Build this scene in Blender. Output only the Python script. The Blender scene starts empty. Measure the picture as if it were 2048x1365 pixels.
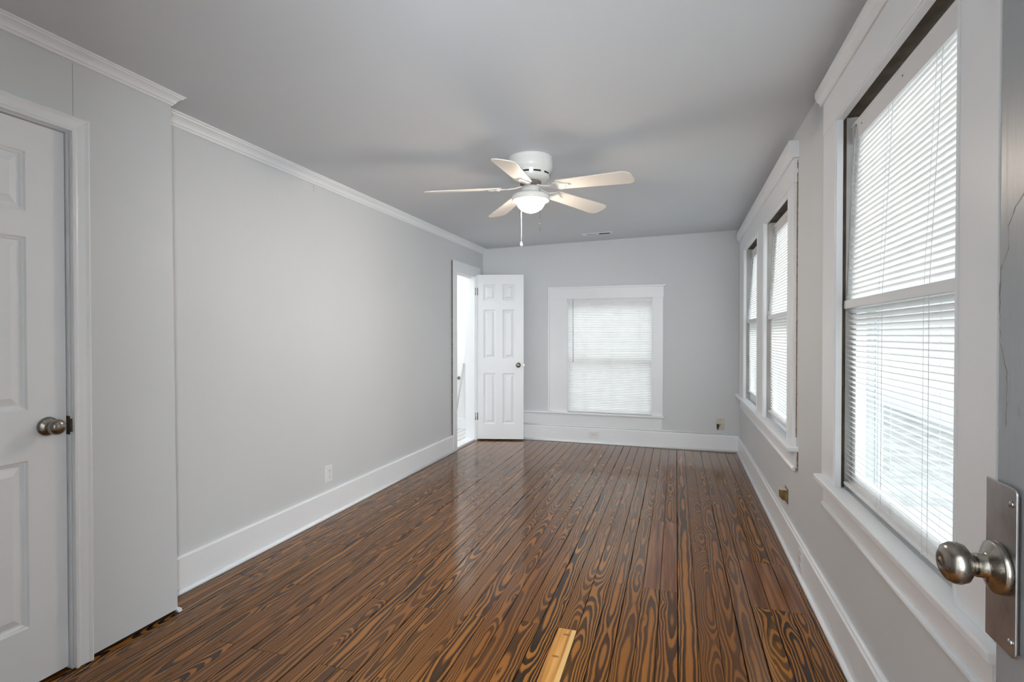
import bpy, bmesh, math, random
from mathutils import Vector, Matrix
random.seed(7)
S = bpy.context.scene
COL = S.collection
R = math.radians
PI = math.pi

# ------------------------------------------------------------------ camera
cd = bpy.data.cameras.new('camera'); cam = bpy.data.objects.new('camera', cd); COL.objects.link(cam)
cd.sensor_width = 36.0; cd.lens = 1043.2 / 2048 * 36; cd.clip_start = 0.02; cd.clip_end = 200
cam.location = (0, 0, 1.27); cam.rotation_euler = (R(90 - 0.622), 0, R(17.796))
S.camera = cam

# ------------------------------------------------------------------ sky, daylight, added fill, exposure
S.view_settings.view_transform = 'Standard'; S.view_settings.look = 'None'
S.view_settings.gamma = 1; S.view_settings.use_curve_mapping = False
S.view_settings.exposure = 0.66
try:
    S.cycles.max_bounces = 14; S.cycles.diffuse_bounces = 8; S.cycles.transparent_max_bounces = 24
    S.cycles.transmission_bounces = 10; S.cycles.sample_clamp_indirect = 6
except Exception:
    pass
W = bpy.data.worlds.new('overcast_sky'); S.world = W; W.use_nodes = True
bg = W.node_tree.nodes['Background']; bg.inputs[0].default_value = (0.88, 0.95, 1.0, 1); bg.inputs[1].default_value = 1.15

def area(name, loc, direction, sx, sy, power, color=(1, 1, 1)):
    l = bpy.data.lights.new(name, 'AREA'); l.shape = 'RECTANGLE'; l.size = sx; l.size_y = sy
    l.energy = power; l.color = color
    o = bpy.data.objects.new(name, l); COL.objects.link(o); o.location = loc
    o.rotation_euler = Vector(direction).to_track_quat('-Z', 'Y').to_euler()
    return o
DAY = (0.86, 0.94, 1.0)
def sky_patch(name, target, offset, sx, sy, power):
    t = Vector(target); o = t + Vector(offset)
    return area(name, o, t - o, sx, sy, power, DAY)
sky_patch('daylight_near_window', (0.70, 1.95, 1.4), (2.1, 0, 1.9), 0.9, 2.0, 56)
sky_patch('daylight_double_window', (0.70, 4.5, 1.4), (2.1, 0, 1.9), 3.0, 2.0, 108)
sky_patch('daylight_far_window', (-0.78, 6.2, 1.05), (0, 2.1, 1.9), 1.7, 2.0, 38)
area('fill_hall_behind_camera', (0.74, -1.5, 1.45), (-0.43, 1, 0.08), 1.45, 1.9, 180, (0.90, 0.96, 1.0))  # added fill lamp in the unseen hall, brightens the room
area('bathroom_ceiling_light', (-3.3, 5.6, 2.3), (0, 0, -1), 0.9, 0.9, 15, (1, 0.99, 0.97))

# ------------------------------------------------------------------ node helpers
class NT:
    def __init__(self, name):
        m = bpy.data.materials.new(name); m.use_nodes = True
        self.m = m; self.t = m.node_tree; self.N = self.t.nodes; self.L = self.t.links
        self.p = self.N['Principled BSDF']; self.out = self.N['Material Output']
    def node(self, typ, **kw):
        n = self.N.new(typ)
        for k, v in kw.items(): setattr(n, k, v)
        return n
    def put(self, sock, v):
        if hasattr(v, 'links') or isinstance(v, bpy.types.NodeSocket): self.L.new(v, sock)
        else: sock.default_value = v
    def math(self, op, a, b=0.0, c=0.0, clamp=False):
        n = self.node('ShaderNodeMath', operation=op); n.use_clamp = clamp
        self.put(n.inputs[0], a); self.put(n.inputs[1], b); self.put(n.inputs[2], c)
        return n.outputs[0]
    def comb(self, x, y, z):
        n = self.node('ShaderNodeCombineXYZ')
        for i, v in enumerate((x, y, z)): self.put(n.inputs[i], v)
        return n.outputs[0]
    def noise(self, vec, scale, detail=2.0, rough=0.5):
        n = self.node('ShaderNodeTexNoise'); n.inputs['Scale'].default_value = scale
        n.inputs['Detail'].default_value = detail; n.inputs['Roughness'].default_value = rough
        if vec is not None: self.L.new(vec, n.inputs['Vector'])
        return n.outputs['Fac']
    def ramp(self, fac, stops):
        n = self.node('ShaderNodeValToRGB'); e = n.color_ramp.elements
        while len(e) < len(stops): e.new(0.5)
        for k, (pos, c) in enumerate(stops):
            e[k].position = pos; e[k].color = c if len(c) == 4 else (*c, 1)
        self.put(n.inputs[0], fac); return n.outputs[0]
    def mix(self, f, a, b, blend='MIX'):
        n = self.node('ShaderNodeMix', data_type='RGBA', blend_type=blend)
        self.put(n.inputs[0], f)
        for s, v in ((n.inputs[6], a), (n.inputs[7], b)):
            self.put(s, v if not isinstance(v, tuple) or len(v) == 4 else (*v, 1))
        return n.outputs[2]
    def bump(self, h, strength, dist):
        n = self.node('ShaderNodeBump'); n.inputs['Strength'].default_value = strength
        n.inputs['Distance'].default_value = dist; self.L.new(h, n.inputs['Height'])
        self.L.new(n.outputs[0], self.p.inputs['Normal'])
    def obj(self):
        return self.node('ShaderNodeTexCoord').outputs['Object']

def paint(name, col, rough=0.5, var=0.03, vscale=1.2, bscale=60, bstr=0.12, spec=0.4, stretch=None):
    k = NT(name); co = k.obj()
    if stretch:
        mp = k.node('ShaderNodeMapping'); mp.inputs['Scale'].default_value = stretch
        k.L.new(co, mp.inputs['Vector']); bco = mp.outputs[0]
    else: bco = co
    f = k.noise(co, vscale, 3)
    a = tuple(max(0, c * (1 - var)) for c in col); b = tuple(min(1, c * (1 + var)) for c in col)
    k.put(k.p.inputs['Base Color'], k.ramp(f, [(0.3, a), (0.7, b)]))
    k.p.inputs['Roughness'].default_value = rough
    k.p.inputs['Specular IOR Level'].default_value = spec
    if bstr: k.bump(k.noise(bco, bscale, 4, 0.6), bstr, 0.002)
    return k.m

def metal(name, col, rough, metallic=1.0, var=0.15, scale=30, stretch=(1, 1, 1)):
    k = NT(name); co = k.obj()
    mp = k.node('ShaderNodeMapping'); mp.inputs['Scale'].default_value = stretch
    k.L.new(co, mp.inputs['Vector'])
    f = k.noise(mp.outputs[0], scale, 4, 0.6)
    a = tuple(c * (1 - var) for c in col); b = tuple(min(1, c * (1 + var)) for c in col)
    k.put(k.p.inputs['Base Color'], k.ramp(f, [(0.25, a), (0.75, b)]))
    k.put(k.p.inputs['Roughness'], k.math('ADD', k.math('MULTIPLY', f, 0.15), rough - 0.07))
    k.p.inputs['Metallic'].default_value = metallic
    return k.m

M = {}
M['wall'] = paint('wall_paint', (0.658, 0.680, 0.699), 0.55, 0.03, 0.8, 45, 0.10)
M['ceiling'] = paint('ceiling_paint', (0.66, 0.69, 0.722), 0.8, 0.03, 0.7, 35, 0.12)
M['trim'] = paint('trim_paint', (0.845, 0.872, 0.90), 0.32, 0.02, 2.0, 30, 0.10, 0.5)
M['door'] = paint('door_paint', (0.855, 0.88, 0.905), 0.38, 0.015, 2.0, 40, 0.06, 0.45, (1, 1, 0.12))
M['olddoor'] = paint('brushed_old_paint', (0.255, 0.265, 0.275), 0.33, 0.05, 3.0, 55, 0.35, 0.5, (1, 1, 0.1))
M['fanwhite'] = paint('fan_enamel', (0.78, 0.77, 0.74), 0.3, 0.02, 4, 20, 0.0)
M['blade'] = paint('blade_laminate', (0.80, 0.76, 0.70), 0.45, 0.03, 6, 20, 0.0)
M['plastic'] = paint('white_plastic', (0.80, 0.80, 0.81), 0.3, 0.01, 5, 20, 0.0)
M['ivory'] = paint('aged_ivory_plastic', (0.62, 0.58, 0.46), 0.4, 0.10, 30, 20, 0.0)
M['dark'] = paint('dark_slot', (0.02, 0.018, 0.016), 0.7, 0.1, 10, 20, 0.0)
M['crackm'] = paint('cracked_paint_gap', (0.16, 0.14, 0.125), 0.8, 0.4, 60, 20, 0.0)
M['caulk'] = paint('brown_failed_caulk', (0.30, 0.21, 0.13), 0.8, 0.5, 45, 60, 0.4)
M['rawwood_shade'] = paint('weathered_wood_and_shade', (0.10, 0.075, 0.052), 0.7, 0.35, 12, 60, 0.3, 0.3, (1, 1, 0.1))  # brown wood; also the dark tone for shade under the window heads
M['gap'] = paint('floor_gap', (0.012, 0.008, 0.006), 0.8, 0.2, 8, 20, 0.0)
M['nickel'] = metal('satin_nickel', (0.29, 0.265, 0.235), 0.26)
M['steel'] = metal('worn_steel_plate', (0.41, 0.40, 0.40), 0.34, 1.0, 0.35, 14, (1, 1, 0.6))
M['brass'] = metal('tarnished_brass', (0.36, 0.27, 0.12), 0.4, 1.0, 0.4, 40)
M['liner'] = paint('dusty_sash_liner_paint', (0.50, 0.50, 0.49), 0.6, 0.12, 6)
M['stripm'] = paint('strip_paint', (0.55, 0.56, 0.57), 0.4, 0.03)
M['wandm'] = paint('clear_grey_wand', (0.42, 0.43, 0.44), 0.25, 0.05, 5, 20, 0.0)
M['siding'] = paint('pale_siding', (0.55, 0.56, 0.56), 0.7, 0.05)
M['concrete'] = paint('pale_concrete', (0.50, 0.50, 0.49), 0.9, 0.3, 3, 40, 0.4)
M['hall'] = paint('bright_white_paint', (0.80, 0.805, 0.805), 0.5, 0.02)

def slat_mat():
    k = NT('translucent_blind_slat')
    f = k.noise(k.obj(), 9, 2)
    c = k.ramp(f, [(0.3, (0.83, 0.815, 0.80)), (0.7, (0.88, 0.865, 0.85))])
    d = k.node('ShaderNodeBsdfDiffuse'); k.L.new(c, d.inputs[0])
    t = k.node('ShaderNodeBsdfTranslucent'); k.L.new(c, t.inputs[0])
    m = k.node('ShaderNodeMixShader'); m.inputs[0].default_value = 0.40
    k.L.new(d.outputs[0], m.inputs[1]); k.L.new(t.outputs[0], m.inputs[2])
    k.L.new(m.outputs[0], k.out.inputs[0]); return k.m
M['slat'] = slat_mat()

def glass_mat():
    k = NT('window_glass')
    tr = k.node('ShaderNodeBsdfTransparent'); tr.inputs[0].default_value = (0.95, 0.97, 0.965, 1)
    gl = k.node('ShaderNodeBsdfGlossy'); gl.inputs['Roughness'].default_value = 0.02
    fr = k.node('ShaderNodeFresnel'); fr.inputs[0].default_value = 1.45
    wv = k.noise(k.obj(), 3, 1)
    b = k.node('ShaderNodeBump'); b.inputs['Strength'].default_value = 0.05; k.L.new(wv, b.inputs['Height'])
    k.L.new(b.outputs[0], gl.inputs['Normal'])
    ge = k.node('ShaderNodeNewGeometry')
    fac = k.math('MULTIPLY', fr.outputs[0], k.math('SUBTRACT', 1.0, ge.outputs['Backfacing']))
    m = k.node('ShaderNodeMixShader'); k.L.new(fac, m.inputs[0])
    k.L.new(tr.outputs[0], m.inputs[1]); k.L.new(gl.outputs[0], m.inputs[2])
    k.L.new(m.outputs[0], k.out.inputs[0]); return k.m
M['glass'] = glass_mat()

def bowl_mat():
    k = NT('lit_frosted_glass')
    f = k.noise(k.obj(), 14, 2)
    k.put(k.p.inputs['Emission Color'], k.ramp(f, [(0.2, (1.0, 0.83, 0.67)), (0.8, (1.0, 0.86, 0.72))]))
    k.p.inputs['Emission Strength'].default_value = 98.0
    k.p.inputs['Base Color'].default_value = (0.9, 0.88, 0.84, 1); k.p.inputs['Roughness'].default_value = 0.4
    return k.m
M['bowl'] = bowl_mat()

def tile_mat():
    k = NT('white_bath_tile'); co = k.obj()
    b = k.node('ShaderNodeTexBrick'); b.offset = 0.0
    b.inputs['Color1'].default_value = (0.78, 0.78, 0.78, 1); b.inputs['Color2'].default_value = (0.83, 0.83, 0.83, 1)
    b.inputs['Mortar'].default_value = (0.33, 0.33, 0.33, 1); b.inputs['Scale'].default_value = 1.0
    b.inputs['Mortar Size'].default_value = 0.006
    b.inputs['Brick Width'].default_value = 0.10; b.inputs['Row Height'].default_value = 0.10
    k.L.new(co, b.inputs['Vector']); k.L.new(b.outputs[0], k.p.inputs['Base Color'])
    k.p.inputs['Roughness'].default_value = 0.25; return k.m
M['tile'] = tile_mat()

def floor_mat():
    k = NT('stained_heart_pine')
    uv = k.node('ShaderNodeUVMap', uv_map='grain').outputs[0]
    sp = k.node('ShaderNodeSeparateXYZ'); k.L.new(uv, sp.inputs[0]); u, v = sp.outputs[0], sp.outputs[1]
    at = k.node('ShaderNodeAttribute', attribute_name='plank')
    sc = k.node('ShaderNodeSeparateColor'); k.L.new(at.outputs['Color'], sc.inputs[0])
    r1, r2, kind = sc.outputs[0], sc.outputs[1], sc.outputs[2]
    seed = k.math('MULTIPLY', r1, 37.0)
    # distance of the sawn face from the pith wanders along the board -> cathedral arches
    d_n = k.noise(k.comb(k.math('MULTIPLY', v, 1.7), seed, 0.0), 1.0, 1.0, 0.4)
    D = k.math('ADD', k.math('MULTIPLY', k.math('SUBTRACT', d_n, 0.5), k.math('ADD', 0.07, k.math('MULTIPLY', r1, 0.18))),
               k.math('MULTIPLY', k.math('SUBTRACT', r2, 0.4), 0.06))
    wob = k.noise(k.comb(k.math('MULTIPLY', v, 2.6), k.math('MULTIPLY', u, 14.0), seed), 1.0, 2.5)
    kn = k.node('ShaderNodeTexVoronoi'); kn.inputs['Scale'].default_value = 1.0
    k.L.new(k.comb(k.math('MULTIPLY', v, 2.6), k.math('MULTIPLY', u, 9.0), seed), kn.inputs['Vector'])
    kd = k.math('SUBTRACT', 1.0, k.math('MULTIPLY', kn.outputs['Distance'], 4.0), clamp=True)
    kd = k.math('MULTIPLY', k.math('MULTIPLY', kd, kd), 0.016)
    off = k.math('MULTIPLY', k.math('SUBTRACT', r2, 0.5), 0.06)
    uu = k.math('ADD', k.math('ADD', u, off), k.math('MULTIPLY', k.math('SUBTRACT', wob, 0.5), 0.042))
    rr = k.math('SQRT', k.math('ADD', k.math('MULTIPLY', uu, uu), k.math('MULTIPLY', D, D)))
    fine = k.noise(k.comb(k.math('MULTIPLY', v, 14.0), k.math('MULTIPLY', u, 55.0), seed), 1.0, 4.0, 0.65)
    rr = k.math('ADD', k.math('ADD', rr, kd), k.math('MULTIPLY', k.math('SUBTRACT', fine, 0.5), 0.0034))
    freq = k.math('ADD', 200.0, k.math('MULTIPLY', r1, 230.0))
    t = k.math('FRACT', k.math('MULTIPLY', k.math('POWER', k.math('MAXIMUM', rr, 0.0), 1.5), freq))
    band = k.ramp(t, [(0.0, (0, 0, 0)), (0.30, (0.06, 0.06, 0.06)), (0.44, (0.9, 0.9, 0.9)), (0.90, (1, 1, 1)), (0.96, (0.1,) * 3)])
    # stain: warm where it took lightly, brown-black in latewood
    bigc = k.noise(k.comb(k.math('MULTIPLY', v, 1.1), k.math('MULTIPLY', u, 6.0), k.math('ADD', seed, 5.0)), 1.0, 3.0, 0.6)
    amb = k.mix(bigc, (0.23, 0.082, 0.012), (0.50, 0.208, 0.028))
    red = k.mix(k.math('MULTIPLY', r2, 0.30), amb, (0.25, 0.075, 0.026))
    streak = k.noise(k.comb(k.math('MULTIPLY', v, 4.0), k.math('MULTIPLY', u, 180.0), seed), 1.0, 2.0)
    light = k.mix(k.math('MULTIPLY', k.math('SUBTRACT', streak, 0.40), 0.7, clamp=True), red, (0.12, 0.052, 0.022))
    dk = k.mix(bigc, (0.009, 0.006, 0.0045), (0.020, 0.012, 0.008))
    cover = k.math('SUBTRACT', 1.0, k.math('MULTIPLY', k.math('SUBTRACT', bigc, 0.62), 4.0, clamp=True), clamp=True)
    con = k.math('ADD', 0.62, k.math('MULTIPLY', k.math('FRACT', k.math('MULTIPLY', r1, 7.31)), 0.38))
    light = k.mix(k.math('MULTIPLY', k.math('SUBTRACT', 1.0, con), 1.3, clamp=True), light, (0.13, 0.048, 0.012))
    wood = k.mix(k.math('MULTIPLY', k.math('MULTIPLY', band, con), k.math('ADD', 0.40, k.math('MULTIPLY', cover, 0.60))), light, dk)
    # replacement boards: smooth brown patch (kind .5), bare yellow board (kind 1)
    soft = k.noise(k.comb(k.math('MULTIPLY', v, 1.4), k.math('MULTIPLY', u, 38.0), seed), 1.0, 3.0, 0.55)
    patch = k.ramp(soft, [(0.30, (0.075, 0.030, 0.014)), (0.5, (0.19, 0.075, 0.030)), (0.72, (0.30, 0.14, 0.055))])
    pale = k.ramp(soft, [(0.3, (0.34, 0.14, 0.035)), (0.5, (0.60, 0.29, 0.075)), (0.75, (0.78, 0.47, 0.16))])
    knots = k.math('MULTIPLY', k.math('LESS_THAN', kn.outputs['Distance'], 0.12), 0.7)
    pale = k.mix(knots, pale, (0.16, 0.05, 0.018))
    pale = k.mix(k.math('MULTIPLY', k.math('GREATER_THAN', u, 0.022), 0.6), pale, (0.80, 0.56, 0.24))
    for kv, ku in ((2.165, 0.006), (2.005, -0.006)):
        ex = k.math('POWER', k.math('MULTIPLY', k.math('SUBTRACT', u, ku), 48.0), 2.0)
        ey = k.math('POWER', k.math('MULTIPLY', k.math('SUBTRACT', v, kv), 95.0), 2.0)
        kf = k.math('SUBTRACT', 1.1, k.math('ADD', k.math('ADD', ex, ey), k.math('MULTIPLY', fine, 0.5)), clamp=True)
        pale = k.mix(k.math('MULTIPLY', kf, 0.85), pale, (0.14, 0.04, 0.012))
    wood = k.mix(k.math('GREATER_THAN', kind, 0.3), wood, patch)
    wood = k.mix(k.math('GREATER_THAN', kind, 0.8), wood, pale)
    k.put(k.p.inputs['Base Color'], wood)
    rn = k.noise(k.obj(), 2.2, 3)
    k.put(k.p.inputs['Roughness'], k.math('ADD', 0.09, k.math('MULTIPLY', rn, 0.10)))
    k.p.inputs['IOR'].default_value = 1.46; k.p.inputs['Specular IOR Level'].default_value = 0.36
    k.p.inputs['Coat Weight'].default_value = 0.12; k.p.inputs['Coat Roughness'].default_value = 0.10; k.p.inputs['Coat IOR'].default_value = 1.5
    wavy = k.noise(k.obj(), 9, 2)
    h = k.math('ADD', k.math('MULTIPLY', band, 0.10), wavy)
    k.bump(h, 0.06, 0.003)
    return k.m
M['floor'] = floor_mat()

# ------------------------------------------------------------------ mesh helpers
class MB:
    def __init__(self): self.b = bmesh.new(); self.mi = 0
    def face(self, pts, smooth=False):
        f = self.b.faces.new([self.b.verts.new(p) for p in pts]); f.material_index = self.mi; f.smooth = smooth; return f
    def box(self, x0, x1, y0, y1, z0, z1):
        v = [self.b.verts.new((x, y, z)) for x in (x0, x1) for y in (y0, y1) for z in (z0, z1)]
        for q in ((0, 1, 3, 2), (4, 6, 7, 5), (0, 4, 5, 1), (2, 3, 7, 6), (0, 2, 6, 4), (1, 5, 7, 3)):
            f = self.b.faces.new([v[i] for i in q]); f.material_index = self.mi
        return self
    def hexa(self, lo, hi):          # lo, hi: four corners each, same winding
        a = [self.b.verts.new(p) for p in lo]; c = [self.b.verts.new(p) for p in hi]
        for q in ([a[3], a[2], a[1], a[0]], c):
            self.b.faces.new(q).material_index = self.mi
        for i in range(4):
            self.b.faces.new([a[i], a[(i + 1) % 4], c[(i + 1) % 4], c[i]]).material_index = self.mi
        return self
    def extrude(self, prof, fn0, fn1, smooth=False):   # closed profile swept between two placements
        a = [self.b.verts.new(fn0(*p)) for p in prof]; c = [self.b.verts.new(fn1(*p)) for p in prof]
        n = len(prof)
        for i in range(n):
            f = self.b.faces.new([a[i], a[(i + 1) % n], c[(i + 1) % n], c[i]]); f.smooth = smooth; f.material_index = self.mi
        self.b.faces.new(a[::-1]).material_index = self.mi; self.b.faces.new(c).material_index = self.mi
        return self
    def lathe(self, prof, o=(0, 0, 0), axis='z', seg=32, smooth=True, sx=1.0):
        o = Vector(o); rings = []
        def P(r, h, a):
            c, s = math.cos(a) * r, math.sin(a) * r
            if axis == 'z': return o + Vector((c, s, h))
            if axis == 'x': return o + Vector((h, c, s))
            return o + Vector((c, h, s))
        for r, h in prof:
            if r < 1e-6: rings.append([self.b.verts.new(P(0, h, 0))])
            else: rings.append([self.b.verts.new(P(r, h, 2 * PI * i / seg)) for i in range(seg)])
        for A, B in zip(rings, rings[1:]):
            for i in range(seg):
                j = (i + 1) % seg
                q = [A[i % len(A)], A[j % len(A)], B[j % len(B)], B[i % len(B)]]
                q = list(dict.fromkeys(q))
                if len(q) >= 3:
                    f = self.b.faces.new(q); f.smooth = smooth; f.material_index = self.mi
        for A in (rings[0], rings[-1]):
            if len(A) > 1:
                try: self.b.faces.new(A).material_index = self.mi
                except ValueError: pass
        return self
    def tube(self, pts, r, seg=8):
        pts = [Vector(p) for p in pts]; rings = []
        for i, p in enumerate(pts):
            d = (pts[min(i + 1, len(pts) - 1)] - pts[max(i - 1, 0)]).normalized()
            a = d.orthogonal().normalized(); bb = d.cross(a)
            rr = r[i] if isinstance(r, (list, tuple)) else r
            rings.append([self.b.verts.new(p + (a * math.cos(2 * PI * k / seg) + bb * math.sin(2 * PI * k / seg)) * rr) for k in range(seg)])
        # keep rings aligned
        for A, B in zip(rings, rings[1:]):
            best = min(range(seg), key=lambda s: sum((A[k].co - B[(k + s) % seg].co).length for k in range(seg)))
            for k in range(seg):
                f = self.b.faces.new([A[k], A[(k + 1) % seg], B[(k + 1 + best) % seg], B[(k + best) % seg]]); f.smooth = True; f.material_index = self.mi
            B[:] = B[best:] + B[:best]
        self.b.faces.new(rings[0][::-1]).material_index = self.mi; self.b.faces.new(rings[-1]).material_index = self.mi
        return self
    def build(self, name, mats, parent=None, bevel=0.0, seg=2, recalc=True):
        if recalc: bmesh.ops.recalc_face_normals(self.b, faces=self.b.faces)
        me = bpy.data.meshes.new(name); self.b.to_mesh(me); self.b.free()
        for m in (mats if isinstance(mats, (list, tuple)) else [mats]): me.materials.append(m)
        o = bpy.data.objects.new(name, me); COL.objects.link(o)
        if parent is not None:
            o.parent = parent
            o.matrix_parent_inverse = parent.matrix_basis.inverted() if getattr(parent, 'world_children', False) else Matrix.Identity(4)
        if bevel:
            md = o.modifiers.new('bevel', 'BEVEL'); md.width = bevel; md.segments = seg; md.limit_method = 'ANGLE'; md.angle_limit = R(40)
            md.harden_normals = False
        return o

def tag(o, label=None, cat=None, group=None, kind=None):
    if label: o['label'] = label
    if cat: o['category'] = cat
    if group: o['group'] = group
    if kind: o['kind'] = kind
    return o
def empty(name, loc=(0, 0, 0), rz=0.0):
    o = bpy.data.objects.new(name, None); COL.objects.link(o); o.location = loc; o.rotation_euler = (0, 0, rz)
    o.empty_display_size = 0.1; return o
def struct(o, label, cat): return tag(o, label, cat, None, 'structure')
def child(mb, name, m, root, bevel=0.0, local=True, seg=2):
    """part given in the root's own coordinates"""
    return mb.build(name, m, root, bevel, seg)

# ------------------------------------------------------------------ main dimensions
XL, XR, YF, XC, YC = -2.35, 0.625, 6.13, -2.19, 1.795
YB = 0.10
def zc(x): return 2.41 + (x - XR) * 0.0205      # old, slightly tilted ceiling
def lean(y): return -0.006 * (y - 2.1)           # boards run a touch off square

# ------------------------------------------------------------------ floor: every plank in one mesh
def build_floor():
    b = bmesh.new(); uvl = b.loops.layers.uv.new('grain'); cl = b.loops.layers.float_color.new('plank')
    pitch = 0.0826; x_or = -0.003; J0, JS = 1.681, 0.502
    y0, y1 = -0.02, YF + 0.03
    fixed = {-9: [3.175], -8: [2.212], -6: [2.209], -5: [3.173, 4.69], -4: [2.697, 3.69], -3: [3.69], -2: [2.69, 3.69], -1: [2.69, 3.69],
             -10: [3.685], 3: [4.2], 4: [2.655, 3.19], 5: [2.655, 3.19], 6: [2.655, 3.19], -22: [1.681, 4.69], -19: [1.683, 3.69], 0: [], 1: [5.2], 2: [4.7]}
    kinds = {(-6, 0): 1.0, (-2, 1): 0.5, (-1, 1): 0.5, (4, 1): 0.5, (5, 1): 0.5, (6, 1): 0.5, (-9, 0): 0.0}
    for n in range(-30, 9):
        rn = random.Random(n * 13 + 5)
        xa, xb = x_or + n * pitch, x_or + (n + 1) * pitch
        if xa > XR + 0.05 or xb < XL - 0.15: continue
        if n in fixed: js = fixed[n]
        else:
            js = []; y = J0 + JS * rn.choice([0, 1, 2, 3])
            while y < y1 - 0.3:
                js.append(y); y += JS * rn.choice([3, 4, 5, 6])
        ys = [y0] + sorted(js) + [y1]
        gl = rn.choice([0.0018, 0.0020, 0.0026, 0.0032, 0.0042]); gr = rn.choice([0.0005, 0.0007, 0.0009])
        for si, (ya, yb) in enumerate(zip(ys, ys[1:])):
            rs = random.Random(n * 101 + si * 17 + 3)
            kind = kinds.get((n, si), 0.0)
            col = (rs.random(), rs.random(), kind, 1.0); voff = rs.random() * 40
            tilt = (rs.random() - 0.5) * 0.00035; lift = rs.random() * 0.0006
            if kind > 0.8: voff = 0.0
            tilt += {(3, 0): -0.0023, (4, 0): -0.0018, (4, 1): -0.0021, (5, 1): -0.0008, (2, 0): -0.0006}.get((n, si), 0.0)
            flip = 1 if kind > 0.8 else rs.choice([-1, 1])
            g = 0.0012
            L = gl if n != 4 or si != 0 else 0.004
            xs = [xa + L, xa + L + 0.0018, xa + pitch * 0.3, xa + pitch * 0.5, xa + pitch * 0.7, xb - gr - 0.0018, xb - gr]
            zs = [-0.0001, 0.0, 0.0, 0.0, 0.0, 0.0, -0.0001]
            rows = max(2, int((yb - ya) / 0.17) + 1)
            grid = []
            for r in range(rows):
                y = ya + g + (yb - ya - 2 * g) * r / (rows - 1)
                dj = gl * rs.choice([0, 0, 0, 0.1, 0.3, 0.8]) - gl * 0.2; sag = 0.0
                grid.append([b.verts.new((x + lean(y) + (dj if q < 2 else 0.0), y, z - lift + tilt * (q - 3) / 3 + sag - 0.0006)) for q, (x, z) in enumerate(zip(xs, zs))])
            def put(f, sm=False):
                f.smooth = sm
                for l in f.loops:
                    co = l.vert.co
                    l[uvl].uv = (flip * (co.x - lean(co.y) - (xa + xb) / 2), flip * co.y + voff); l[cl] = col
            for A, B in zip(grid, grid[1:]):
                for q in range(6): put(b.faces.new([A[q], A[q + 1], B[q + 1], B[q]]))
            for edge in ([g_[0] for g_ in grid], [g_[-1] for g_ in grid][::-1], grid[0][::-1], grid[-1]):
                low = [b.verts.new((e.co.x, e.co.y, -0.02)) for e in edge]; top = [b.verts.new(e.co) for e in edge]
                for q in range(len(edge) - 1): put(b.faces.new([top[q], top[q + 1], low[q + 1], low[q]][::-1]), False)
    me = bpy.data.meshes.new('floor'); b.to_mesh(me); b.free(); me.materials.append(M['floor'])
    o = bpy.data.objects.new('floor', me); COL.objects.link(o)
    struct(o, 'glossy dark-stained pine plank floor with orange and black grain', 'floor')
    MB().box(XL - 0.15, XR + 0.02, -0.02, YF + 0.02, -0.06, -0.014).build('subfloor', M['gap'], o)
    return o
build_floor()

# ------------------------------------------------------------------ ceiling and walls
def build_ceiling():
    m = MB(); xa, xb, ya, yb = XL - 0.2, XR + 0.2, -0.1, YF + 0.2
    lo = [(xa, ya, zc(xa)), (xb, ya, zc(xb)), (xb, yb, zc(xb)), (xa, yb, zc(xa))]
    m.hexa(lo, [(x, y, z + 0.08) for x, y, z in lo])
    struct(m.build('ceiling', M['ceiling']), 'pale grey painted ceiling above the fan', 'ceiling')
build_ceiling()
TOP = 2.42
def wall_with_holes(m, a0, a1, z0, z1, holes, put):
    """put(a0,a1,z0,z1) adds one slab; holes = (a0,a1,z0,z1)"""
    cur = a0
    for h0, h1, hz0, hz1 in sorted(holes):
        if h0 > cur: put(cur, h0, z0, z1)
        if hz0 > z0: put(h0, h1, z0, hz0)
        if hz1 < z1: put(h0, h1, hz1, z1)
        cur = h1
    if cur < a1: put(cur, a1, z0, z1)

HD = (5.285, 5.86, 0.0, 1.985)                    # doorway to the bathroom
W1 = (1.447, 2.430, 0.640, 2.150)
W2A = (3.405, 4.345, 0.640, 2.120)
W2B = (4.670, 5.614, 0.640, 2.120)
W4 = (-1.270, -0.294, 0.357, 1.700)

m = MB(); wall_with_holes(m, YC - 0.05, YF + 0.12, 0, TOP, [HD], lambda a, c, d, e: m.box(XL - 0.12, XL, a, c, d, e))
struct(m.build('wall_left', M['wall']), 'long bare light grey wall on the left with one outlet', 'wall')
m = MB(); wall_with_holes(m, -0.02, YF + 0.12, 0, TOP + 0.02, [W1, W2A, W2B], lambda a, c, d, e: m.box(XR, XR + 0.15, a, c, d, e))
struct(m.build('wall_right', M['wall']), 'light grey wall on the right holding three blind covered windows', 'wall')
m = MB(); wall_with_holes(m, XL - 0.12, XR + 0.15, 0, TOP + 0.02, [W4], lambda a, c, d, e: m.box(a, c, YF, YF + 0.14, d, e))
struct(m.build('wall_far', M['wall']), 'grey far wall with one window and white baseboard', 'wall')
CD = (0.600, 1.364, 0.0, 2.034)                   # closet doorway
m = MB()
def cw(a, c, d, e):
    d2 = 0.014 if d == 0 else d
    dx = lambda z: 0.012 * (z - 1.2) / 1.2 if c > 1.7 else 0.0
    m.hexa([(XC - 0.10, a, d2), (XC, a, d2), (XC, c + (0.004 if c > 1.7 else 0), d2), (XC - 0.10, c, d2)],
           [(XC - 0.10, a, e), (XC, a, e), (XC, c - (0.012 if c > 1.7 else 0), e), (XC - 0.10, c, e)])
wall_with_holes(m, -0.02, YC, 0, TOP, [CD], cw)
wc = struct(m.build('wall_closet', M['wall']), 'grey closet wall standing forward at the left with a ragged bottom edge', 'wall')
MB().box(XL - 0.02, XC - 0.1001, YC - 0.06, YC - 0.012, 0.014, 2.36).build('return_panel', M['wall'], wc)
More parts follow.
